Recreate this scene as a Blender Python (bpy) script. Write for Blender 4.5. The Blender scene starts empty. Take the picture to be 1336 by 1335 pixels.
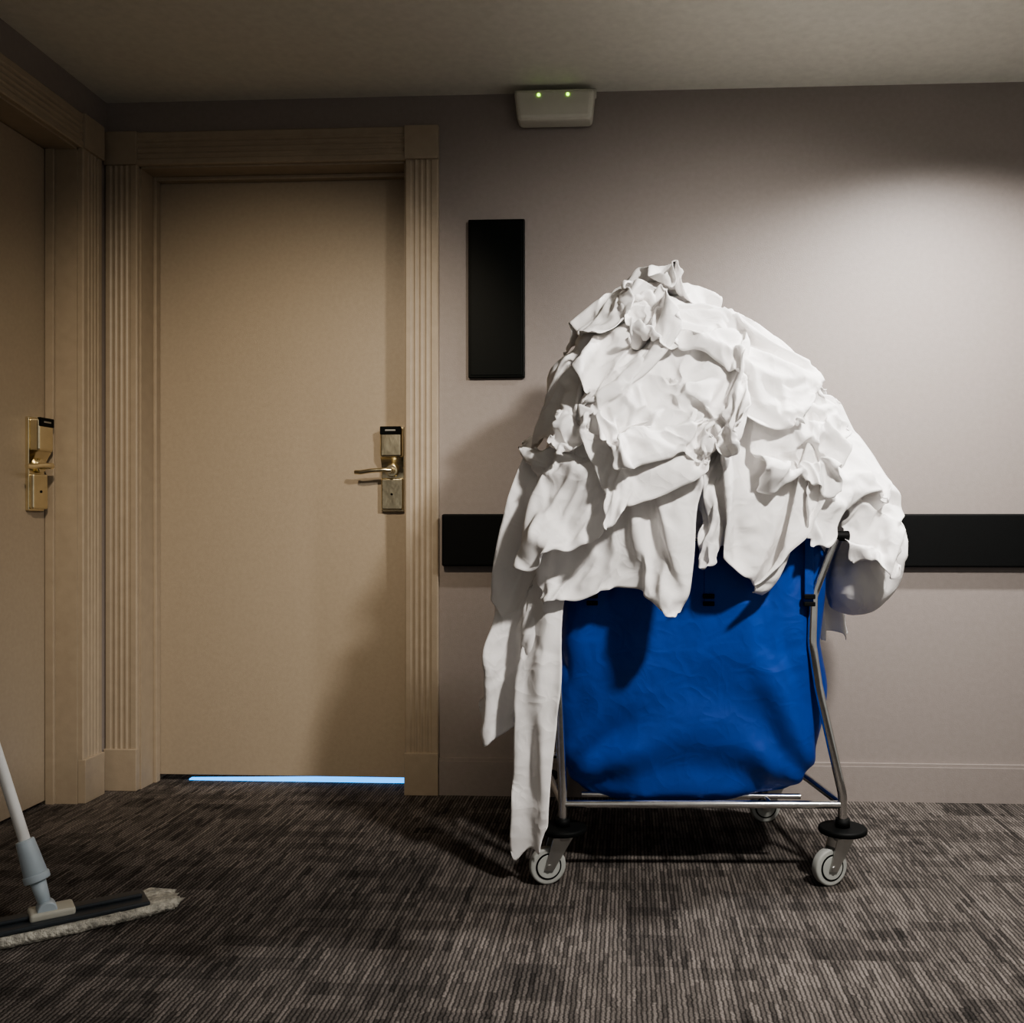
import bpy, bmesh, math, random, time
from mathutils import Vector, Matrix, noise
random.seed(3)
T0=time.time()
D=3.15
scene=bpy.context.scene
try: scene.view_settings.look='AgX - Medium High Contrast'
except Exception as ex: print(ex)
def P(x,d,z): return Vector((x,d-D,z))
# ---------------- materials
def mat(name,col,rough=.6,metal=0,noise_amt=0,noise_scale=20,bump=0,bump_scale=100,emit=None,spec=.5,crease=0):
    m=bpy.data.materials.new(name); m.use_nodes=True
    nt=m.node_tree; b=nt.nodes['Principled BSDF']
    b.inputs['Base Color'].default_value=(*col,1); b.inputs['Roughness'].default_value=rough
    b.inputs['Metallic'].default_value=metal
    b.inputs['Specular IOR Level'].default_value=spec
    tc=nt.nodes.new('ShaderNodeTexCoord')
    if noise_amt:
        n=nt.nodes.new('ShaderNodeTexNoise'); n.inputs['Scale'].default_value=noise_scale; n.inputs['Detail'].default_value=4
        r=nt.nodes.new('ShaderNodeValToRGB')
        r.color_ramp.elements[0].position=.3; r.color_ramp.elements[1].position=.7
        r.color_ramp.elements[0].color=(*[c*(1-noise_amt) for c in col],1)
        r.color_ramp.elements[1].color=(*[min(1,c*(1+noise_amt)) for c in col],1)
        nt.links.new(tc.outputs['Object'],n.inputs['Vector']); nt.links.new(n.outputs['Fac'],r.inputs['Fac'])
        nt.links.new(r.outputs['Color'],b.inputs['Base Color'])
    last=None
    if bump:
        n2=nt.nodes.new('ShaderNodeTexNoise'); n2.inputs['Scale'].default_value=bump_scale; n2.inputs['Detail'].default_value=5
        bp=nt.nodes.new('ShaderNodeBump'); bp.inputs['Strength'].default_value=bump; bp.inputs['Distance'].default_value=.01
        nt.links.new(tc.outputs['Object'],n2.inputs['Vector']); nt.links.new(n2.outputs['Fac'],bp.inputs['Height'])
        last=bp
    if crease:
        prev=None
        for sc,am in ((7,1.0),(16,.5)):
            n3=nt.nodes.new('ShaderNodeTexNoise'); n3.inputs['Scale'].default_value=sc; n3.inputs['Detail'].default_value=.8; n3.inputs['Distortion'].default_value=1.0
            nt.links.new(tc.outputs['Object'],n3.inputs['Vector'])
            s=nt.nodes.new('ShaderNodeMath'); s.operation='SUBTRACT'; s.inputs[1].default_value=.5; nt.links.new(n3.outputs['Fac'],s.inputs[0])
            a=nt.nodes.new('ShaderNodeMath'); a.operation='ABSOLUTE'; nt.links.new(s.outputs[0],a.inputs[0])
            k=nt.nodes.new('ShaderNodeMath'); k.operation='MULTIPLY'; k.inputs[1].default_value=-am; nt.links.new(a.outputs[0],k.inputs[0])
            if prev:
                ad=nt.nodes.new('ShaderNodeMath'); ad.operation='ADD'; nt.links.new(prev,ad.inputs[0]); nt.links.new(k.outputs[0],ad.inputs[1]); prev=ad.outputs[0]
            else: prev=k.outputs[0]
        bp2=nt.nodes.new('ShaderNodeBump'); bp2.inputs['Strength'].default_value=crease; bp2.inputs['Distance'].default_value=.06
        nt.links.new(prev,bp2.inputs['Height'])
        if last: nt.links.new(last.outputs['Normal'],bp2.inputs['Normal'])
        last=bp2
    if last: nt.links.new(last.outputs['Normal'],b.inputs['Normal'])
    if emit:
        b.inputs['Emission Color'].default_value=(*emit[0],1); b.inputs['Emission Strength'].default_value=emit[1]
    return m
M_wall=mat('wall_paint',(.275,.241,.222),.5,noise_amt=.04,noise_scale=60,bump=.12,bump_scale=350)
M_ceil=mat('ceiling_paint',(.66,.65,.58),.8,noise_amt=.05,noise_scale=40,bump=.1,bump_scale=300)
M_trim=mat('trim_paint',(.36,.30,.228),.45,noise_amt=.05,noise_scale=30,bump=.06,bump_scale=200)
M_door=mat('door_paint',(.37,.31,.237),.42,noise_amt=.04,noise_scale=80,bump=.10,bump_scale=400)
M_black=mat('black_panel',(.003,.0045,.004),.4,noise_amt=.3,noise_scale=200,spec=.12)
M_rub=mat('black_rubber',(.004,.0045,.0045),.6,noise_amt=.3,noise_scale=300,spec=.15)
M_chrome=mat('chrome',(.80,.80,.78),.14,1,noise_amt=.08,noise_scale=40)
M_gold=mat('brass',(.80,.72,.52),.22,1,noise_amt=.12,noise_scale=15,bump=.15,bump_scale=20)
M_plastic=mat('white_plastic',(.55,.54,.47),.4,noise_amt=.03)
M_led=mat('green_led',(.3,.9,.1),.4,emit=((.45,1,.05),4))
M_lin=mat('linen',(.88,.86,.845),.8,noise_amt=.02,noise_scale=8,bump=.05,bump_scale=60,crease=.20)
M_bag=mat('blue_bag',(.001,.045,.30),.5,noise_amt=.15,noise_scale=6,bump=.1,bump_scale=30,crease=.12)
M_wheel=mat('grey_rubber',(.36,.37,.35),.5,noise_amt=.1)
M_alu=mat('zinc',(.5,.5,.48),.35,1,noise_amt=.1)
M_pole=mat('mop_pole',(.85,.85,.83),.35,0,noise_amt=.04)
M_joint=mat('mop_joint_plastic',(.50,.58,.64),.4,noise_amt=.05)
M_pad=mat('mop_pad',(.50,.48,.42),.95,noise_amt=.4,noise_scale=70,bump=.8,bump_scale=150)
M_mopf=mat('mop_frame',(.03,.037,.045),.4,noise_amt=.1)
M_blue=mat('blue_gap_glow',(.1,.5,1),.4,emit=((.03,.36,1.0),2.4))  # emissive blue imitating light from the room beyond, not a lamp
M_lamp=mat('lamp_glass',(1,.9,.8),.4,emit=((1,.9,.75),6))

def carpet():
    m=bpy.data.materials.new('carpet'); m.use_nodes=True; nt=m.node_tree; b=nt.nodes['Principled BSDF']
    N=nt.nodes.new; L=nt.links.new
    tc=N('ShaderNodeTexCoord')
    def M(op,a,b2=0):
        n=N('ShaderNodeMath'); n.operation=op
        for i,v in enumerate((a,b2)):
            if isinstance(v,(int,float)): n.inputs[i].default_value=v
            else: L(v,n.inputs[i])
        return n.outputs[0]
    sep=N('ShaderNodeSeparateXYZ'); L(tc.outputs['Object'],sep.inputs[0])
    x,y=sep.outputs['X'],sep.outputs['Y']
    def comb(a,b2):
        n=N('ShaderNodeCombineXYZ')
        for i,v in enumerate((a,b2)):
            if isinstance(v,(int,float)): n.inputs[i].default_value=v
            else: L(v,n.inputs[i])
        return n.outputs[0]
    def white(v):
        n=N('ShaderNodeTexWhiteNoise'); n.noise_dimensions='2D'; L(v,n.inputs['Vector']); return n.outputs['Value']
    def nz(sx,sy,detail=2):
        n=N('ShaderNodeTexNoise'); n.inputs['Scale'].default_value=1; n.inputs['Detail'].default_value=detail
        L(comb(M('MULTIPLY',x,sx),M('MULTIPLY',y,sy)),n.inputs['Vector']); return n.outputs['Fac']
    xs=M('ADD',x,M('MULTIPLY',nz(25,80),.007))
    u=M('DIVIDE',xs,.0095)
    col=M('FLOOR',u); fr=M('FRACT',u)
    prof=M('SINE',M('MULTIPLY',fr,math.pi))
    off=white(comb(col,3.3))
    v=M('ADD',M('DIVIDE',y,.05),M('MULTIPLY',off,9))
    seg=white(comb(col,M('FLOOR',v)))
    seg2=white(comb(col,M('FLOOR',M('ADD',M('DIVIDE',y,.5),.3))))
    s=M('MULTIPLY',M('ADD',.15,M('MULTIPLY',prof,.85)),M('ADD',.22,M('ADD',M('MULTIPLY',seg,.46),M('MULTIPLY',seg2,.32))))
    tile=white(comb(M('FLOOR',M('DIVIDE',x,.5)),M('FLOOR',M('ADD',M('DIVIDE',y,.5),.3))))
    s=M('MULTIPLY',s,M('ADD',.80,M('MULTIPLY',tile,.25)))
    blk=white(comb(M('FLOOR',M('DIVIDE',x,.125)),M('FLOOR',M('DIVIDE',y,.05))))
    bar=M('GREATER_THAN',blk,.70)
    s=M('MULTIPLY',s,M('SUBTRACT',1,M('MULTIPLY',bar,.30)))
    s=M('MULTIPLY',s,M('ADD',.1,M('MULTIPLY',nz(300,240),1.8)))
    s=M('MULTIPLY',s,M('ADD',.7,M('MULTIPLY',nz(2,6),.6)))
    cr=N('ShaderNodeValToRGB'); cr.color_ramp.elements[0].position=.03; cr.color_ramp.elements[1].position=.95
    cr.color_ramp.elements[0].color=(.008,.0076,.0074,1); cr.color_ramp.elements[1].color=(.235,.207,.188,1)
    L(s,cr.inputs['Fac']); L(cr.outputs['Color'],b.inputs['Base Color'])
    bp=N('ShaderNodeBump'); bp.inputs['Strength'].default_value=.5; bp.inputs['Distance'].default_value=.006
    L(s,bp.inputs['Height']); L(bp.outputs['Normal'],b.inputs['Normal'])
    b.inputs['Roughness'].default_value=.95; b.inputs['Specular IOR Level'].default_value=.1
    return m
M_carpet=carpet()

# ---------------- helpers
def link(o,parent=None,m=None):
    bpy.context.collection.objects.link(o)
    if parent: o.parent=parent
    if m: o.data.materials.clear(); o.data.materials.append(m)
    return o
def empty(name):
    e=bpy.data.objects.new(name,None); bpy.context.collection.objects.link(e); return e
def mesh(name,v,f,m=None,parent=None,smooth=False):
    me=bpy.data.meshes.new(name); me.from_pydata([tuple(a) for a in v],[],f); me.update()
    if smooth:
        for p in me.polygons: p.use_smooth=True
    return link(bpy.data.objects.new(name,me),parent,m)
def box(name,x0,x1,d0,d1,z0,z1,m,parent=None,bev=0,taper=None):
    bm=bmesh.new(); bmesh.ops.create_cube(bm,size=1)
    for v in bm.verts:
        v.co=Vector(((x0+x1)/2+v.co.x*(x1-x0),(d0+d1)/2-D+v.co.y*(d1-d0),(z0+z1)/2+v.co.z*(z1-z0)))
    if bev: bmesh.ops.bevel(bm,geom=bm.edges[:],offset=bev,segments=3,affect='EDGES',profile=.5)
    me=bpy.data.meshes.new(name); bm.to_mesh(me); bm.free()
    return link(bpy.data.objects.new(name,me),parent,m)
def cyl(name,p0,p1,r,m,parent=None,r2=None,seg=24,bev=0):
    p0=Vector(p0);p1=Vector(p1); ax=p1-p0
    bm=bmesh.new(); bmesh.ops.create_cone(bm,cap_ends=True,segments=seg,radius1=r,radius2=r if r2 is None else r2,depth=ax.length)
    if bev:
        ed=[e for e in bm.edges if abs(e.verts[0].co.z-e.verts[1].co.z)<1e-6 and len([f for f in e.link_faces if len(f.verts)>4])]
        bmesh.ops.bevel(bm,geom=ed,offset=bev,segments=3,affect='EDGES',profile=.5)
    rot=ax.to_track_quat('Z','Y').to_matrix().to_4x4()
    bmesh.ops.transform(bm,matrix=Matrix.Translation((p0+p1)/2)@rot,verts=bm.verts)
    me=bpy.data.meshes.new(name); bm.to_mesh(me); bm.free()
    for p in me.polygons: p.use_smooth=len(p.vertices)<=4
    return link(bpy.data.objects.new(name,me),parent,m)
def tube(name,pts,r,m,parent=None,smoothc=True,cyclic=False):
    cu=bpy.data.curves.new(name,'CURVE'); cu.dimensions='3D'; cu.bevel_depth=r; cu.bevel_resolution=4; cu.use_fill_caps=True
    if smoothc:
        sp=cu.splines.new('NURBS'); sp.order_u=3; sp.use_endpoint_u=True; sp.resolution_u=8
    else: sp=cu.splines.new('POLY')
    sp.points.add(len(pts)-1)
    for i,p in enumerate(pts): sp.points[i].co=(*p,1)
    sp.use_cyclic_u=cyclic
    o=bpy.data.objects.new(name,cu); bpy.context.collection.objects.link(o)
    dg=bpy.context.evaluated_depsgraph_get(); me=bpy.data.meshes.new_from_object(o.evaluated_get(dg))
    bpy.data.objects.remove(o)
    for p in me.polygons: p.use_smooth=True
    return link(bpy.data.objects.new(name,me),parent,m)

# ================= LINEN SIMULATION =================
def extract(o):
    dg=bpy.context.evaluated_depsgraph_get(); me=bpy.data.meshes.new_from_object(o.evaluated_get(dg))
    o.modifiers.clear(); o.data=me
def sim(o,frames,growth=0.0,pin=None,pressure=None,selfc=False,quality=5,bend=.5,stiff=15,dist=.006,gravity=1.0,mass=.3,damp=1):
    t=time.time()
    m=o.modifiers.new('Cloth','CLOTH'); s=m.settings
    s.quality=quality; s.mass=mass; s.tension_stiffness=stiff; s.compression_stiffness=stiff; s.shear_stiffness=stiff*.4
    s.bending_stiffness=bend; s.air_damping=damp; s.shrink_min=-growth; s.effector_weights.gravity=gravity
    if pin: s.vertex_group_mass=pin; s.pin_stiffness=1
    if pressure is not None: s.use_pressure=True; s.uniform_pressure_force=pressure
    c=m.collision_settings; c.collision_quality=3; c.distance_min=dist; c.friction=30
    c.use_self_collision=selfc; c.self_distance_min=.005
    m.point_cache.frame_start=1; m.point_cache.frame_end=frames
    for f in range(1,frames+1): scene.frame_set(f)
    extract(o); scene.frame_set(1)
    print('SIM',o.name,len(o.data.vertices),round(time.time()-t,1))
def collider(o,th=.006):
    m=o.modifiers.new('Collision','COLLISION'); o.collision.thickness_outer=th; o.collision.thickness_inner=.05; o.collision.cloth_friction=60
def lumps(name,L,voxel,grow=0):
    bm=bmesh.new()
    for (x,d,z,rx,ry,rz,rot) in L:
        mt=Matrix.Translation(P(x,d,z))@Matrix.Rotation(rot,4,'Y')@Matrix.Diagonal((rx+grow,ry+grow,rz+grow,1))
        bmesh.ops.create_icosphere(bm,subdivisions=4,radius=1,matrix=mt)
    me=bpy.data.meshes.new(name); bm.to_mesh(me); bm.free()
    o=bpy.data.objects.new(name,me); bpy.context.collection.objects.link(o)
    r=o.modifiers.new('r','REMESH'); r.mode='VOXEL'; r.voxel_size=voxel
    extract(o); return o
def tent(p,dirv,s,seed,st=.6,warp=.06):
    w=noise.noise_vector(p*5+Vector((seed,0,0)))*warp
    q=p+w; q=(q-dirv*(q.dot(dirv)*st))*s+Vector((seed*3.1,seed,0))
    return -math.sqrt(noise.noise(q)**2+.0012)
def crumple(o,d,a1,s1,a2,s2,seed):
    m=o.modifiers.new('ss','SUBSURF'); m.levels=1; m.render_levels=1; extract(o)
    me=o.data; nn=[v.normal.copy() for v in me.vertices]
    for v,n in zip(me.vertices,nn):
        dd=(d(v.co) if callable(d) else Vector(d)).normalized()
        h=a1*tent(v.co,dd,s1,seed)
        if a2: h+=a2*tent(v.co,Vector((dd.z,.2,dd.x)),s2,seed+4)
        v.co+=n*h
    for p in me.polygons: p.use_smooth=True
LUMPS=[(.15,2.66,.95,.34,.23,.17,0),
 (-.07,2.64,1.10,.15,.22,.16,.2),
 (.42,2.66,1.00,.14,.20,.14,.1),
 (.15,2.62,1.18,.25,.21,.17,.1),
 (.26,2.60,1.31,.19,.17,.085,.35),
 (.12,2.62,1.44,.055,.065,.045,0),
 (-.04,2.58,1.38,.085,.08,.045,-.3),
 (.645,2.62,.87,.075,.11,.095,0),
 (-.02,2.42,.93,.12,.09,.08,0),
 (.40,2.47,.95,.11,.08,.09,0),
 (.54,2.60,1.05,.06,.11,.07,.3),
 (-.19,2.60,.95,.05,.16,.15,.15)]
core=lumps('core',LUMPS,.02)
def bagmesh(name,inset=0,nu=150,nv=70):
    v=[];f=[]
    zt,zb=.855,.215
    cx,cd=.150,2.665
    for j in range(nv+1):
        t=j/nv
        if t<.8:
            q=t/.8; z=zt+(zb-zt)*q
            k=1-.30*max(0,(q-.80)/.20)**2.4*.6
        else:
            q=(t-.8)/.2; z=zb-.006*math.sin(q*math.pi/2); k=(1-.30*.6)*(1-q); q=1
        hx=(.332-inset)*k; hy=(.235-inset)*k
        bul=1-.035*math.sin(min(1,q/.6)*math.pi)+.02*math.sin(max(0,(q-.5)/.5)*math.pi)
        for i in range(nu):
            a=2*math.pi*i/nu; c,s=math.cos(a),math.sin(a); e=.30
            x=cx+hx*bul*math.copysign(abs(c)**e,c); y=cd+hy*math.copysign(abs(s)**e,s)
            v.append(P(x,y,z))
    for j in range(nv):
        for i in range(nu):
            a=j*nu+i; b=j*nu+(i+1)%nu; f.append((a,b,b+nu,a+nu))
    return mesh(name,v,f,smooth=True),nu,nv
bag,nu,nv=bagmesh('bag')
bagc=bag.copy(); bagc.data=bag.data.copy(); bpy.context.collection.objects.link(bagc)
dc=bagc.modifiers.new('d','DECIMATE'); dc.ratio=.25; extract(bagc)
collider(core,.004); collider(bagc,.014)
shell=lumps('linen_mound',LUMPS,.018,.016)
for v in shell.data.vertices: v.co+=v.normal*.012*noise.noise(v.co*11)
sim(shell,20,growth=.38,bend=.2,dist=.004,gravity=.6)
collider(shell,.004)
bpy.data.objects.remove(core)
sheets=[]
def sheet(name,c,w,h,rotz,tilt,roll=0,wdir=0,lam=.15,A=.026,frames=22,res=.0120,seed=0,growth=.16,bend=.42,pin=None,selfc=True,cr=(.012,5.5,.0015,13),arch=0,stiff=15,grav=1,skew=0):
    nx=int(w*1.2/res); ny=int(h/res*1.1)
    R=Matrix.Rotation(rotz,4,'Z')@Matrix.Rotation(tilt,4,'X')@Matrix.Rotation(roll,4,'Z')
    v=[];f=[]
    wd=Vector((math.cos(wdir),math.sin(wdir),0)); k=2*math.pi/lam
    for j in range(ny+1):
        for i in range(nx+1):
            x=(i/nx-.5)*w; y=(j/ny-.5)*h
            x+=.10*w*noise.noise(Vector((j/ny*1.6,seed,1.5)))*2
            y+=.12*h*noise.noise(Vector((i/nx*1.6,seed,4.5)))*2
            x+=skew*y
            rr=min(1,1.25-.35*(abs(i/nx-.5)*2)**3*(abs(j/ny-.5)*2)**3); x*=rr;y*=rr
            p=Vector((x,y,0))
            wp=2.0*noise.noise(Vector((x*4,y*4,seed*7.3)))+.6*noise.noise(Vector((x*9,y*9,seed*7.3)))
            am=A*(.3+1.6*abs(noise.noise(Vector((x*4,y*4,seed*3.1+9)))))
            z=am*math.sin(k*p.dot(wd)+wp*1.6)+.03*noise.noise(Vector((x*4,y*4,seed+20)))-arch*x*x
            v.append(P(*c)+R@Vector((x,y,z)))
    for j in range(ny):
        for i in range(nx):
            a=j*(nx+1)+i; f.append((a,a+1,a+nx+2,a+nx+1))
    o=mesh(name,v,f)
    if pin:
        vg=o.vertex_groups.new(name='pin'); vg.add([k2 for k2 in range(len(v)) if pin(v[k2])],1,'REPLACE')
    sim(o,frames,growth=growth,bend=bend,selfc=selfc,dist=.004,pin='pin' if pin else None,stiff=stiff,gravity=grav)
    collider(o,.003); sheets.append((o,cr,seed)); return o
sheet('sheet_hanging',(-.25,2.40,.73),.16,.72,-.45,1.57,0,seed=9,lam=.10,pin=lambda p:p.z>.90,A=.030,frames=7,growth=.05,bend=1,grav=.5,skew=.16)
sheet('sheet_hanging_rear',(-.26,2.56,.70),.22,.52,-1.1,1.57,0,seed=19,lam=.12,pin=lambda p:p.z>.90,A=.02,frames=6,growth=.05,bend=1,grav=.5,skew=.1)
sheet('sheet_tail',(-.228,2.355,.44),.10,.70,-.3,1.54,0,seed=10,lam=.08,A=.018,pin=lambda p:p.z>.60,frames=5,growth=.03,bend=2,selfc=False,grav=.5,skew=.05)
sheet('sheet_back_tail',(.57,2.74,.74),.12,.34,.5,1.55,0,seed=16,lam=.07,A=.016,pin=lambda p:p.z>.82,frames=5,growth=.03,bend=2,selfc=False,grav=.5)
sheet('sheet_h',(.64,2.48,.89),.16,.26,.3,1.4,.3,seed=8,lam=.10,wdir=1.0,pin=lambda p:p.z>.95,frames=14)
sheet('sheet_a',(.31,2.36,1.04),.38,.52,0,1.42,0,seed=1,lam=.10,A=.032,pin=lambda p:p.z>1.20,growth=.1,bend=.35)
sheet('sheet_f',(.53,2.48,1.07),.28,.34,.7,1.2,.2,seed=6,lam=.12,pin=lambda p:p.z>1.14)
sheet('sheet_b',(-.02,2.30,.94),.36,.40,0,1.4,-.1,seed=2,lam=.14,wdir=.8,pin=lambda p:p.z>1.05,growth=.22,A=.032)
sheet('sheet_b2',(-.13,2.33,1.00),.24,.30,-.4,1.3,.3,seed=14,lam=.12,wdir=.8,pin=lambda p:p.z>1.08,growth=.22,A=.028)
sheet('sheet_m',(.42,2.36,1.10),.26,.26,.2,1.2,-.4,seed=25,lam=.12,wdir=1.6,pin=lambda p:p.z>1.19,growth=.2,A=.026)
sheet('sheet_l',(-.11,2.42,1.24),.30,.50,-.5,1.15,-.4,seed=5,lam=.14,wdir=.2,pin=lambda p:p.z>1.38,A=.028)
sheet('sheet_n',(.04,2.30,1.10),.30,.28,0,1.3,.5,seed=27,lam=.13,wdir=.9,pin=lambda p:p.z>1.19,growth=.2,A=.028)
sheet('sheet_c',(.12,2.36,1.24),.48,.42,.05,1.1,.35,seed=3,lam=.15,wdir=1.9,A=.034,pin=lambda p:p.z>1.38)
sheet('sheet_d',(.27,2.50,1.43),.54,.46,.1,.65,-.25,seed=4,lam=.17,wdir=1.3,growth=.2,A=.036)
sheet('sheet_g',(-.04,2.56,1.49),.28,.26,.1,.4,.3,seed=12,lam=.12,wdir=1.2,growth=.25,frames=18)
sheet('sheet_e',(.13,2.60,1.57),.24,.24,.1,.2,.5,seed=7,lam=.11,wdir=.5,growth=.28,A=.03,frames=18)
bpy.data.objects.remove(bagc)
pile=empty('linen_pile')
shell.modifiers.clear(); crumple(shell,(.5,.1,.8),.03,5,.003,14,0)
for o,cr,sd in sheets:
    o.modifiers.clear(); o.vertex_groups.clear()
    crumple(o,(math.sin(sd*1.7),0,1),*cr,sd)
    so=o.modifiers.new('s','SOLIDIFY'); so.thickness=.002; so.offset=0
for o in [shell]+[s[0] for s in sheets]:
    o.parent=pile; o.data.materials.clear(); o.data.materials.append(M_lin)
# bag folds
m_=bag.modifiers.new('ss','SUBSURF'); m_.levels=1; extract(bag); bm_=bag.data
nn=[v.normal.copy() for v in bm_.vertices]
for v,n in zip(bm_.vertices,nn):
    c=v.co; t=min(1,max(0,(c.z-.2)/.65))
    edge=min(1,max(0,(.87-c.z)/.05))*min(1,max(0,(c.z-.185)/.05))
    h=.060*tent(c,Vector((.12,0,1)).normalized(),5,9,.88,.05)*(.5+.5*t)
    h+=.022*tent(c,Vector((-.35,0,1)).normalized(),10,31,.85,.05)
    for cxx,sg in ((-.18,1),(.48,-1)):
        dx=(c.x-cxx)*sg; dz=c.z-.20; a=math.atan2(dz,dx+.05); r=math.hypot(dx,dz)
        h+=.010*math.sin(a*13+2*noise.noise(c*3)+cxx*9)*math.exp(-((r-.24)/.17)**2)
    h+=.008*math.exp(-((c.z-.78)/.07)**2)*math.sin(c.x*80+2*noise.noise(c*6))
    h+=.018*noise.noise(c*2.6)
    v.co+=n*h*edge
    v.co.z-=.010*max(0,1-t*3)*math.cos((c.x-.15)*4.2)
for p in bm_.polygons: p.use_smooth=True
print('LINEN DONE',time.time()-T0)

# ================= ROOM =================
ZC=2.317; XL=-1.76; DOORH=2.10
XR=3.0; DF=-.6
box('floor',-2.2,XR,DF,3.7,-.1,0,M_carpet)
box('ceiling',-2.2,XR,DF,3.5,ZC,ZC+.1,M_ceil)
ox0,ox1=-1.646,-.737
def joinboxes(name,bl,m):
    bm=bmesh.new()
    for (x0,x1,d0,d1,z0,z1) in bl:
        mt=Matrix.Translation(P((x0+x1)/2,(d0+d1)/2,(z0+z1)/2))@Matrix.Diagonal((x1-x0,d1-d0,z1-z0,1))
        bmesh.ops.create_cube(bm,size=1,matrix=mt)
    me=bpy.data.meshes.new(name); bm.to_mesh(me); bm.free()
    return link(bpy.data.objects.new(name,me),None,m)
joinboxes('wall_back',[(-2.2,ox0,3.15,3.35,0,ZC),(ox0,ox1,3.15,3.35,DOORH,ZC),(ox1,XR,3.15,3.35,0,ZC)],M_wall)
l0,l1=2.07,2.98
joinboxes('wall_left',[(XL-.2,XL,l1,3.15,0,ZC),(XL-.2,XL,l0,l1,DOORH,ZC),(XL-.2,XL,DF,l0,0,ZC)],M_wall)
def flute(name,org,ua,da,la,w,L,th,m,parent,plinth=True):
    prof=[(0,0),(0,th*.8),(.004,th)]
    n=4; m0=.018; gw=(w-2*m0)/n
    for i in range(n):
        a=m0+i*gw
        prof+=[(a,th),(a+gw*.25,th-.0028),(a+gw*.6,th-.0028),(a+gw*.8,th)]
    prof+=[(w-.004,th),(w,th*.8),(w,0)]
    v=[];f=[];k=len(prof)
    for l in (0,L):
        for (u,dd) in prof: v.append(org+ua*u+da*dd+la*l)
    for i in range(k-1): f.append((i,i+1,i+1+k,i+k))
    f.append(tuple(range(k))); f.append(tuple(range(2*k-1,k-1,-1)))
    o=mesh(name,v,f,m,parent)
    bm=bmesh.new(); bm.from_mesh(o.data); bmesh.ops.recalc_face_normals(bm,faces=bm.faces); bm.to_mesh(o.data); bm.free()
    return o
X=Vector((1,0,0));Y=Vector((0,1,0));Z=Vector((0,0,1))
cw=.111
def casing_back():
    e=empty('trim_1')
    for x in (ox0-cw,ox1):
        flute('casing_side',P(x,3.15,.14),X,-Y,Z,cw,DOORH-.14,.018,M_trim,e)
        box('plinth',x-.001,x+cw+.001,3.124,3.15,0,.14,M_trim,e,.002)
        box('corner_block',x-.001,x+cw+.001,3.124,3.15,DOORH,DOORH+cw,M_trim,e,.002)
    flute('casing_head',P(ox0,3.15,DOORH),Z,-Y,X,cw,ox1-ox0,.018,M_trim,e)
    box('jamb',ox0-.001,ox0+.006,3.15,3.30,0,DOORH,M_trim,e)
    box('jamb',ox1-.006,ox1+.001,3.15,3.30,0,DOORH,M_trim,e)
    box('jamb_head',ox0,ox1,3.15,3.30,DOORH-.006,DOORH+.001,M_trim,e)
    box('stop',ox0+.006,ox0+.018,3.23,3.258,0,DOORH-.006,M_trim,e,.002)
    box('stop_head',ox0+.018,ox1-.006,3.23,3.258,DOORH-.02,DOORH-.006,M_trim,e,.002)
casing_back()
def casing_left():
    e=empty('trim_2')
    for d,nm in ((l1,'far'),(l0-cw,'near')):
        flute('casing_side',P(XL,d,.14),Y,X,Z,cw,DOORH-.14,.018,M_trim,e)
        box('plinth',XL,XL+.026,d-.001,d+cw+.001,0,.14,M_trim,e,.002)
        box('corner_block',XL,XL+.026,d-.001,d+cw+.001,DOORH,DOORH+cw,M_trim,e,.002)
    flute('casing_head',P(XL,l0,DOORH),Z,X,Y,cw,l1-l0,.018,M_trim,e)
    box('jamb',XL-.15,XL,l1-.006,l1+.001,0,DOORH,M_trim,e)
    box('jamb',XL-.15,XL,l0-.001,l0+.006,0,DOORH,M_trim,e)
    box('jamb_head',XL-.15,XL,l0,l1,DOORH-.006,DOORH+.001,M_trim,e)
    box('stop',XL-.098,XL-.07,l1-.018,l1-.006,0,DOORH-.006,M_trim,e,.002)
casing_left()
d1=empty('door_1')
box('door_leaf',ox0+.008,ox1-.008,3.26,3.305,.022,DOORH-.008,M_door,d1,.002)
d2=empty('door_2')
box('door_leaf',XL-.145,XL-.10,l0+.008,l1-.008,.012,DOORH-.008,M_door,d2,.002)
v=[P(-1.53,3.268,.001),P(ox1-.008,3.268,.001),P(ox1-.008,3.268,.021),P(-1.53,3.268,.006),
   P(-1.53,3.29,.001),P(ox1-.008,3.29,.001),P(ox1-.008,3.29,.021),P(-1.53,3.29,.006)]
mesh('door_gap_glow',v,[(0,1,2,3),(7,6,5,4),(0,4,5,1),(3,2,6,7),(1,5,6,2),(0,3,7,4)],M_blue,d1)  # added glowing wedge, stands in for room light leaking under the door
joinboxes('baseboard_back',[(ox1+cw+.002,XR,3.134,3.15,0,.112),(ox1+cw+.002,XR,3.139,3.15,.112,.122)],M_wall)
joinboxes('baseboard_left',[(XL,XL+.016,DF,l0-cw-.002,0,.12)],M_trim)
bmp=empty('wall_bumper_rail')
box('rail_body',-.612,XR,3.118,3.15,.757,.928,M_rub,bmp,.006)
pn=empty('wall_sign_panel')
box('panel_plate',-.526,-.340,3.132,3.15,1.377,1.898,M_black,pn,.003)
box('panel_inset',-.518,-.348,3.129,3.133,1.385,1.890,M_black,pn,.001)
em=empty('emergency_light')
o=box('housing',-.368,-.108,3.075,3.15,2.198,2.300,M_plastic,em,.016)
for vv in o.data.vertices:
    if vv.co.z<2.24: vv.co.x=-.238+(vv.co.x+.238)*.94
box('back_plate',-.372,-.104,3.12,3.15,2.292,2.316,M_plastic,em,.004)
for x in (-.288,-.194):
    cyl('led',P(x,3.077,2.278),P(x,3.072,2.278),.005,M_led,em,seg=12)

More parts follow.
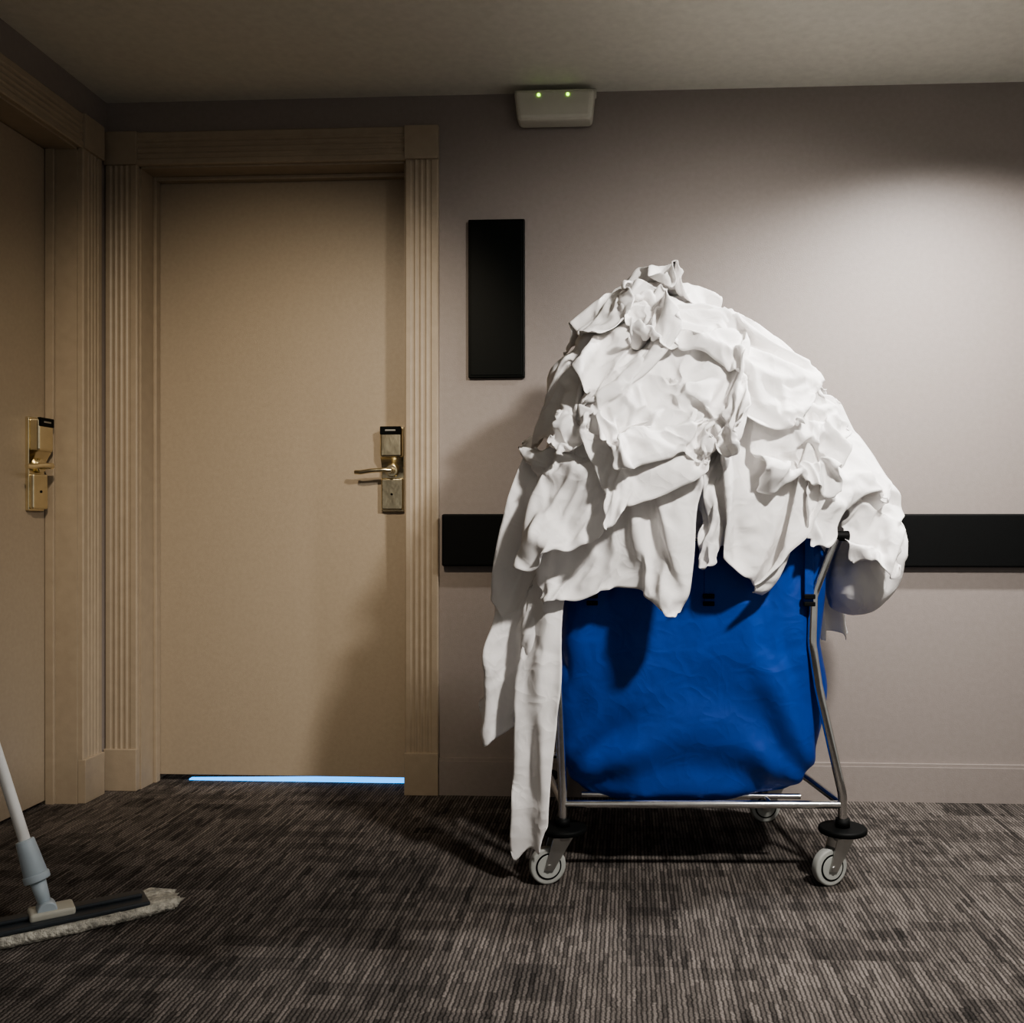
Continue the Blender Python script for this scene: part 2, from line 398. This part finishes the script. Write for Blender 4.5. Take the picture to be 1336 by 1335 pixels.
def handle(name,org,ua,na,parent):
    e=empty(name); e.parent=parent
    def pt(u,n,z): return org+ua*u+na*n+Z*z
    def bx(nm,u0,u1,n0,n1,z0,z1,m,bev=.003):
        bm=bmesh.new(); bmesh.ops.create_cube(bm,size=1)
        for q in bm.verts:
            q.co=pt((u0+u1)/2+q.co.x*(u1-u0),(n0+n1)/2+q.co.y*(n1-n0),(z0+z1)/2+q.co.z*(z1-z0))
        bmesh.ops.recalc_face_normals(bm,faces=bm.faces)
        bmesh.ops.bevel(bm,geom=bm.edges[:],offset=bev,segments=3,affect='EDGES',profile=.5)
        me=bpy.data.meshes.new(nm); bm.to_mesh(me); bm.free()
        for p in me.polygons: p.use_smooth=False
        return link(bpy.data.objects.new(nm,me),e,m)
    bx('plate',-.040,.040,0,.012,0,.292,M_gold)
    bx('lower_cover',-.038,.038,.010,.026,.005,.115,M_gold,.006)
    bx('reader_body',-.038,.038,.010,.044,.185,.288,M_gold,.008)
    bx('reader_window',-.036,.036,.036,.047,.262,.290,M_black,.003)
    bx('reader_mark',-.018,.018,.046,.0475,.274,.279,M_alu,.0004)
    v=[];f=[];n=10
    for i in range(n+1):
        z=.115+.07*i/n; q=.012+.026*(i/n)**2
        for u in (-.036,.036): v.append(pt(u,q,z))
    for i in range(n): f.append((2*i,2*i+1,2*i+3,2*i+2))
    mesh('scoop',v,f,M_gold,e,True)
    cyl('rose',pt(0,.010,.140),pt(0,.030,.140),.022,M_gold,e,bev=.003)
    cyl('spindle',pt(0,.028,.140),pt(0,.062,.140),.010,M_gold,e)
    tube('lever',[pt(-.006,.058,.140),pt(.02,.062,.141),pt(.06,.062,.139),pt(.10,.060,.133),pt(.118,.056,.134)],.0075,M_gold,e)
    cyl('thumb_turn',pt(0,.024,.060),pt(0,.028,.060),.004,M_black,e,seg=12)
handle('door_handle',P(-.8065,3.26,.937),-X,-Y,d1)
handle('door_handle_side',P(XL-.10,2.905,.937),-Y,X,d2)
# ================= CART =================
cart=empty('laundry_cart')
bag.modifiers.clear(); bag.parent=cart; bag.name='blue_bag'; bag.data.materials.clear(); bag.data.materials.append(M_bag)
FL=(-.164,2.40);FR=(.536,2.43);RL=(-.27,2.90);RR=(.45,2.92)
R=.0115
zb=.195
tube('frame_tube',[P(*FL,.135),P(*FL,.22),P(-.176,2.40,.5),P(-.19,2.405,.78),P(-.19,2.41,.865)],R,M_chrome,cart)
tube('frame_tube',[P(*FR,.135),P(*FR,.22),P(.475,2.425,.49),P(.458,2.42,.60),P(.462,2.42,.72),P(.515,2.42,.862)],R,M_chrome,cart)
tube('frame_tube',[P(*RL,.135),P(*RL,.22),P(-.21,2.90,.5),P(-.19,2.90,.865)],R,M_chrome,cart)
tube('frame_tube',[P(*RR,.135),P(*RR,.22),P(.47,2.90,.5),P(.49,2.90,.865)],R,M_chrome,cart)
tube('base_rail',[P(FL[0],FL[1],zb),P(FR[0],FR[1],zb)],.010,M_chrome,cart,False)
tube('base_rail',[P(RL[0],RL[1],zb),P(RR[0],RR[1],zb)],.010,M_chrome,cart,False)
tube('base_rail',[P(FL[0],FL[1],zb),P(RL[0],RL[1],zb)],.010,M_chrome,cart,False)
tube('base_rail',[P(FR[0],FR[1],zb),P(RR[0],RR[1],zb)],.010,M_chrome,cart,False)
for k in (.25,.5,.75):
    x=FL[0]+(FR[0]-FL[0])*k; x2=RL[0]+(RR[0]-RL[0])*k
    tube('base_slat',[P(x,2.42,zb),P(x2,2.91,zb)],.006,M_chrome,cart,False)
tube('base_bag_rail',[P(-.12,2.47,.200),P(.44,2.48,.200)],.007,M_chrome,cart,False)
tube('top_rail',[P(-.19,2.41,.868),P(.53,2.42,.868)],.010,M_chrome,cart,False)
tube('top_rail',[P(-.19,2.90,.868),P(.53,2.90,.868)],.010,M_chrome,cart,False)
tube('top_rail',[P(-.19,2.41,.868),P(-.19,2.90,.868)],.010,M_chrome,cart,False)
tube('top_rail',[P(.515,2.42,.868),P(.515,2.90,.868)],.010,M_chrome,cart,False)
cyl('end_cap',P(.505,2.42,.868),P(.55,2.42,.868),.013,M_rub,cart,bev=.003)
cyl('end_cap',P(.505,2.90,.868),P(.55,2.90,.868),.013,M_rub,cart,bev=.003)
for x in (-.09,.200,.448):
    box('strap',x-.011,x+.011,2.402,2.411,.700,.87,M_bag,cart,.002)
    box('strap_snap',x-.014,x+.014,2.393,2.405,.712,.724,M_rub,cart,.002)
    box('strap_snap',x-.014,x+.014,2.393,2.405,.694,.705,M_rub,cart,.002)
def caster(x,d,ang):
    e=empty('caster'); e.parent=cart
    cyl('bumper_disc',P(x,d,.126),P(x,d,.140),.060,M_rub,e,seg=40,bev=.005)
    cyl('stem_collar',P(x,d,.138),P(x,d,.160),.018,M_rub,e)
    dx,dd=math.cos(ang),math.sin(ang)
    off=.040; wx,wd=x+dx*off,d+dd*off; r=.046
    nx,nd=-dd,dx
    cyl('swivel',P(x,d,.108),P(x,d,.127),.024,M_alu,e,bev=.003)
    for s in (-1,1):
        o=.017*s
        a=[P(x-dx*.022+nx*o,d-dd*.022+nd*o,.116),P(x+dx*.030+nx*o,d+dd*.030+nd*o,.116),P(wx+dx*.012+nx*o,wd+dd*.012+nd*o,.040),P(wx-dx*.010+nx*o,wd-dd*.010+nd*o,.036)]
        t=Vector((nx,nd,0))*.003*s
        v=a+[q+t for q in a]
        mesh('fork',v,[(0,1,2,3),(7,6,5,4),(0,4,5,1),(1,5,6,2),(2,6,7,3),(3,7,4,0)],M_alu,e)
    n=Vector((nx,nd,0))
    c=P(wx,wd,r)
    cyl('tyre',c-n*.012,c+n*.012,r,M_wheel,e,seg=48,bev=.005)
    cyl('rim',c-n*.0135,c+n*.0135,.033,M_rub,e,seg=40,bev=.001)
    cyl('hub_face',c-n*.0145,c+n*.0145,.029,M_wheel,e,seg=40,bev=.001)
    cyl('axle',c-n*.023,c+n*.023,.007,M_alu,e,seg=16)
caster(*FL,math.radians(200)); caster(*FR,math.radians(205)); caster(*RL,math.radians(190)); caster(*RR,math.radians(190))
# ================= MOP =================
mop=empty('floor_mop')
mc=P(-1.288,2.06,0); ax=Vector((.40,.31,0)).normalized(); bx_=Vector((-ax.y,ax.x,0))
def mbox(nm,l0_,l1_,w0,w1,z0,z1,m,bev=.003):
    bm=bmesh.new(); bmesh.ops.create_cube(bm,size=1)
    for q in bm.verts:
        q.co=mc+ax*((l0_+l1_)/2+q.co.x*(l1_-l0_))+bx_*((w0+w1)/2+q.co.y*(w1-w0))+Z*((z0+z1)/2+q.co.z*(z1-z0))
    bmesh.ops.bevel(bm,geom=bm.edges[:],offset=bev,segments=3,affect='EDGES',profile=.5)
    me=bpy.data.meshes.new(nm); bm.to_mesh(me); bm.free(); return link(bpy.data.objects.new(nm,me),mop,m)
v=[];f=[];n=220
def padpt(a,k,z):
    e=.45; c,s=math.cos(a),math.sin(a)
    return mc+ax*(.270*k*math.copysign(abs(c)**e,c))+bx_*(.066*k*math.copysign(abs(s)**e,s))+Z*z
prof=[(.0,.020),(.75,.020),(.92,.020),(1.03,.012),(1.0,.002),(.7,.001)]
for j,(k,z) in enumerate(prof):
    for i in range(n):
        a=2*math.pi*i/n; q=padpt(a,k,z)
        if j in(2,3,4):
            jit=noise.noise(q*90+Vector((0,0,j)))*.014
            q=q+(q-mc).normalized()*jit+Z*(abs(noise.noise(q*70))*.012 if j<4 else 0)
        v.append(q)
for j in range(len(prof)-1):
    for i in range(n):
        a=j*n+i;b=j*n+(i+1)%n; f.append((a,b,b+n,a+n))
mesh('mop_pad',v,f,M_pad,mop,True)
mbox('mop_frame_plate',-.235,.205,-.048,.048,.020,.031,M_mopf,.004)
mbox('mop_frame_ridge',-.225,.195,-.012,.012,.030,.040,M_mopf,.004)
mbox('mop_clip',-.16,-.10,-.035,.045,.028,.044,M_plastic,.006)
mbox('mop_clip',-.035,.055,-.028,.035,.028,.046,M_plastic,.006)
pd=Vector((-.136,0,.41)).normalized()
b0=mc+Z*.045
cyl('joint_base',b0-bx_*.02,b0+bx_*.02,.020,M_joint,mop,bev=.003)
cyl('joint_neck',b0,b0+pd*.075,.012,M_joint,mop,r2=.017)
cyl('joint_socket',b0+pd*.07,b0+pd*.16,.025,M_joint,mop,r2=.019,bev=.003)
cyl('joint_collar',b0+pd*.065,b0+pd*.082,.027,M_joint,mop,bev=.003)
cyl('pole',b0+pd*.10,b0+pd*1.38,.012,M_pole,mop,bev=.002)
# ================= LIGHTS =================
def spot(name,x,d,power,col,size,blend,tx=0,td=0,rad=.05,tz=0):
    l=bpy.data.lights.new(name,'SPOT'); l.energy=power; l.color=col; l.spot_size=math.radians(size); l.spot_blend=blend; l.shadow_soft_size=rad
    o=bpy.data.objects.new(name+'_bulb',l)
    e=empty(name); bpy.context.collection.objects.link(o); o.parent=e
    o.location=P(x,d,ZC-.035)
    tgt=P(x+tx,d+td,tz); o.rotation_euler=(tgt-o.location).to_track_quat('-Z','Y').to_euler()
    cyl('ring',P(x,d,ZC-.008),P(x,d,ZC),.06,M_plastic,e,bev=.002)
    cyl('glass',P(x,d,ZC-.010),P(x,d,ZC-.007),.045,M_lamp,e)
spot('ceiling_downlight',1.02,2.50,175,(1,.97,.94),145,.8)
spot('ceiling_downlight.001',1.02,.90,360,(1,.95,.89),80,1,-.68,1.68,tz=.85,rad=.09)
spot('ceiling_downlight.002',-.75,1.2,150,(1,.85,.66),60,1,-.46,1.9,tz=1.0)
w=bpy.data.worlds.new('w'); scene.world=w; w.use_nodes=True
w.node_tree.nodes['Background'].inputs['Color'].default_value=(1,.96,.90,1); w.node_tree.nodes['Background'].inputs['Strength'].default_value=.28
# ================= CAMERA =================
c=bpy.data.cameras.new('camera'); co=bpy.data.objects.new('camera',c); bpy.context.collection.objects.link(co)
c.sensor_width=36; c.lens=1250/1336*36; c.shift_x=-86/1336; c.shift_y=12.5/1336
co.location=(0,-D,.905); co.rotation_euler=(math.pi/2,0,math.radians(3.005)); scene.camera=co
c.clip_start=.05
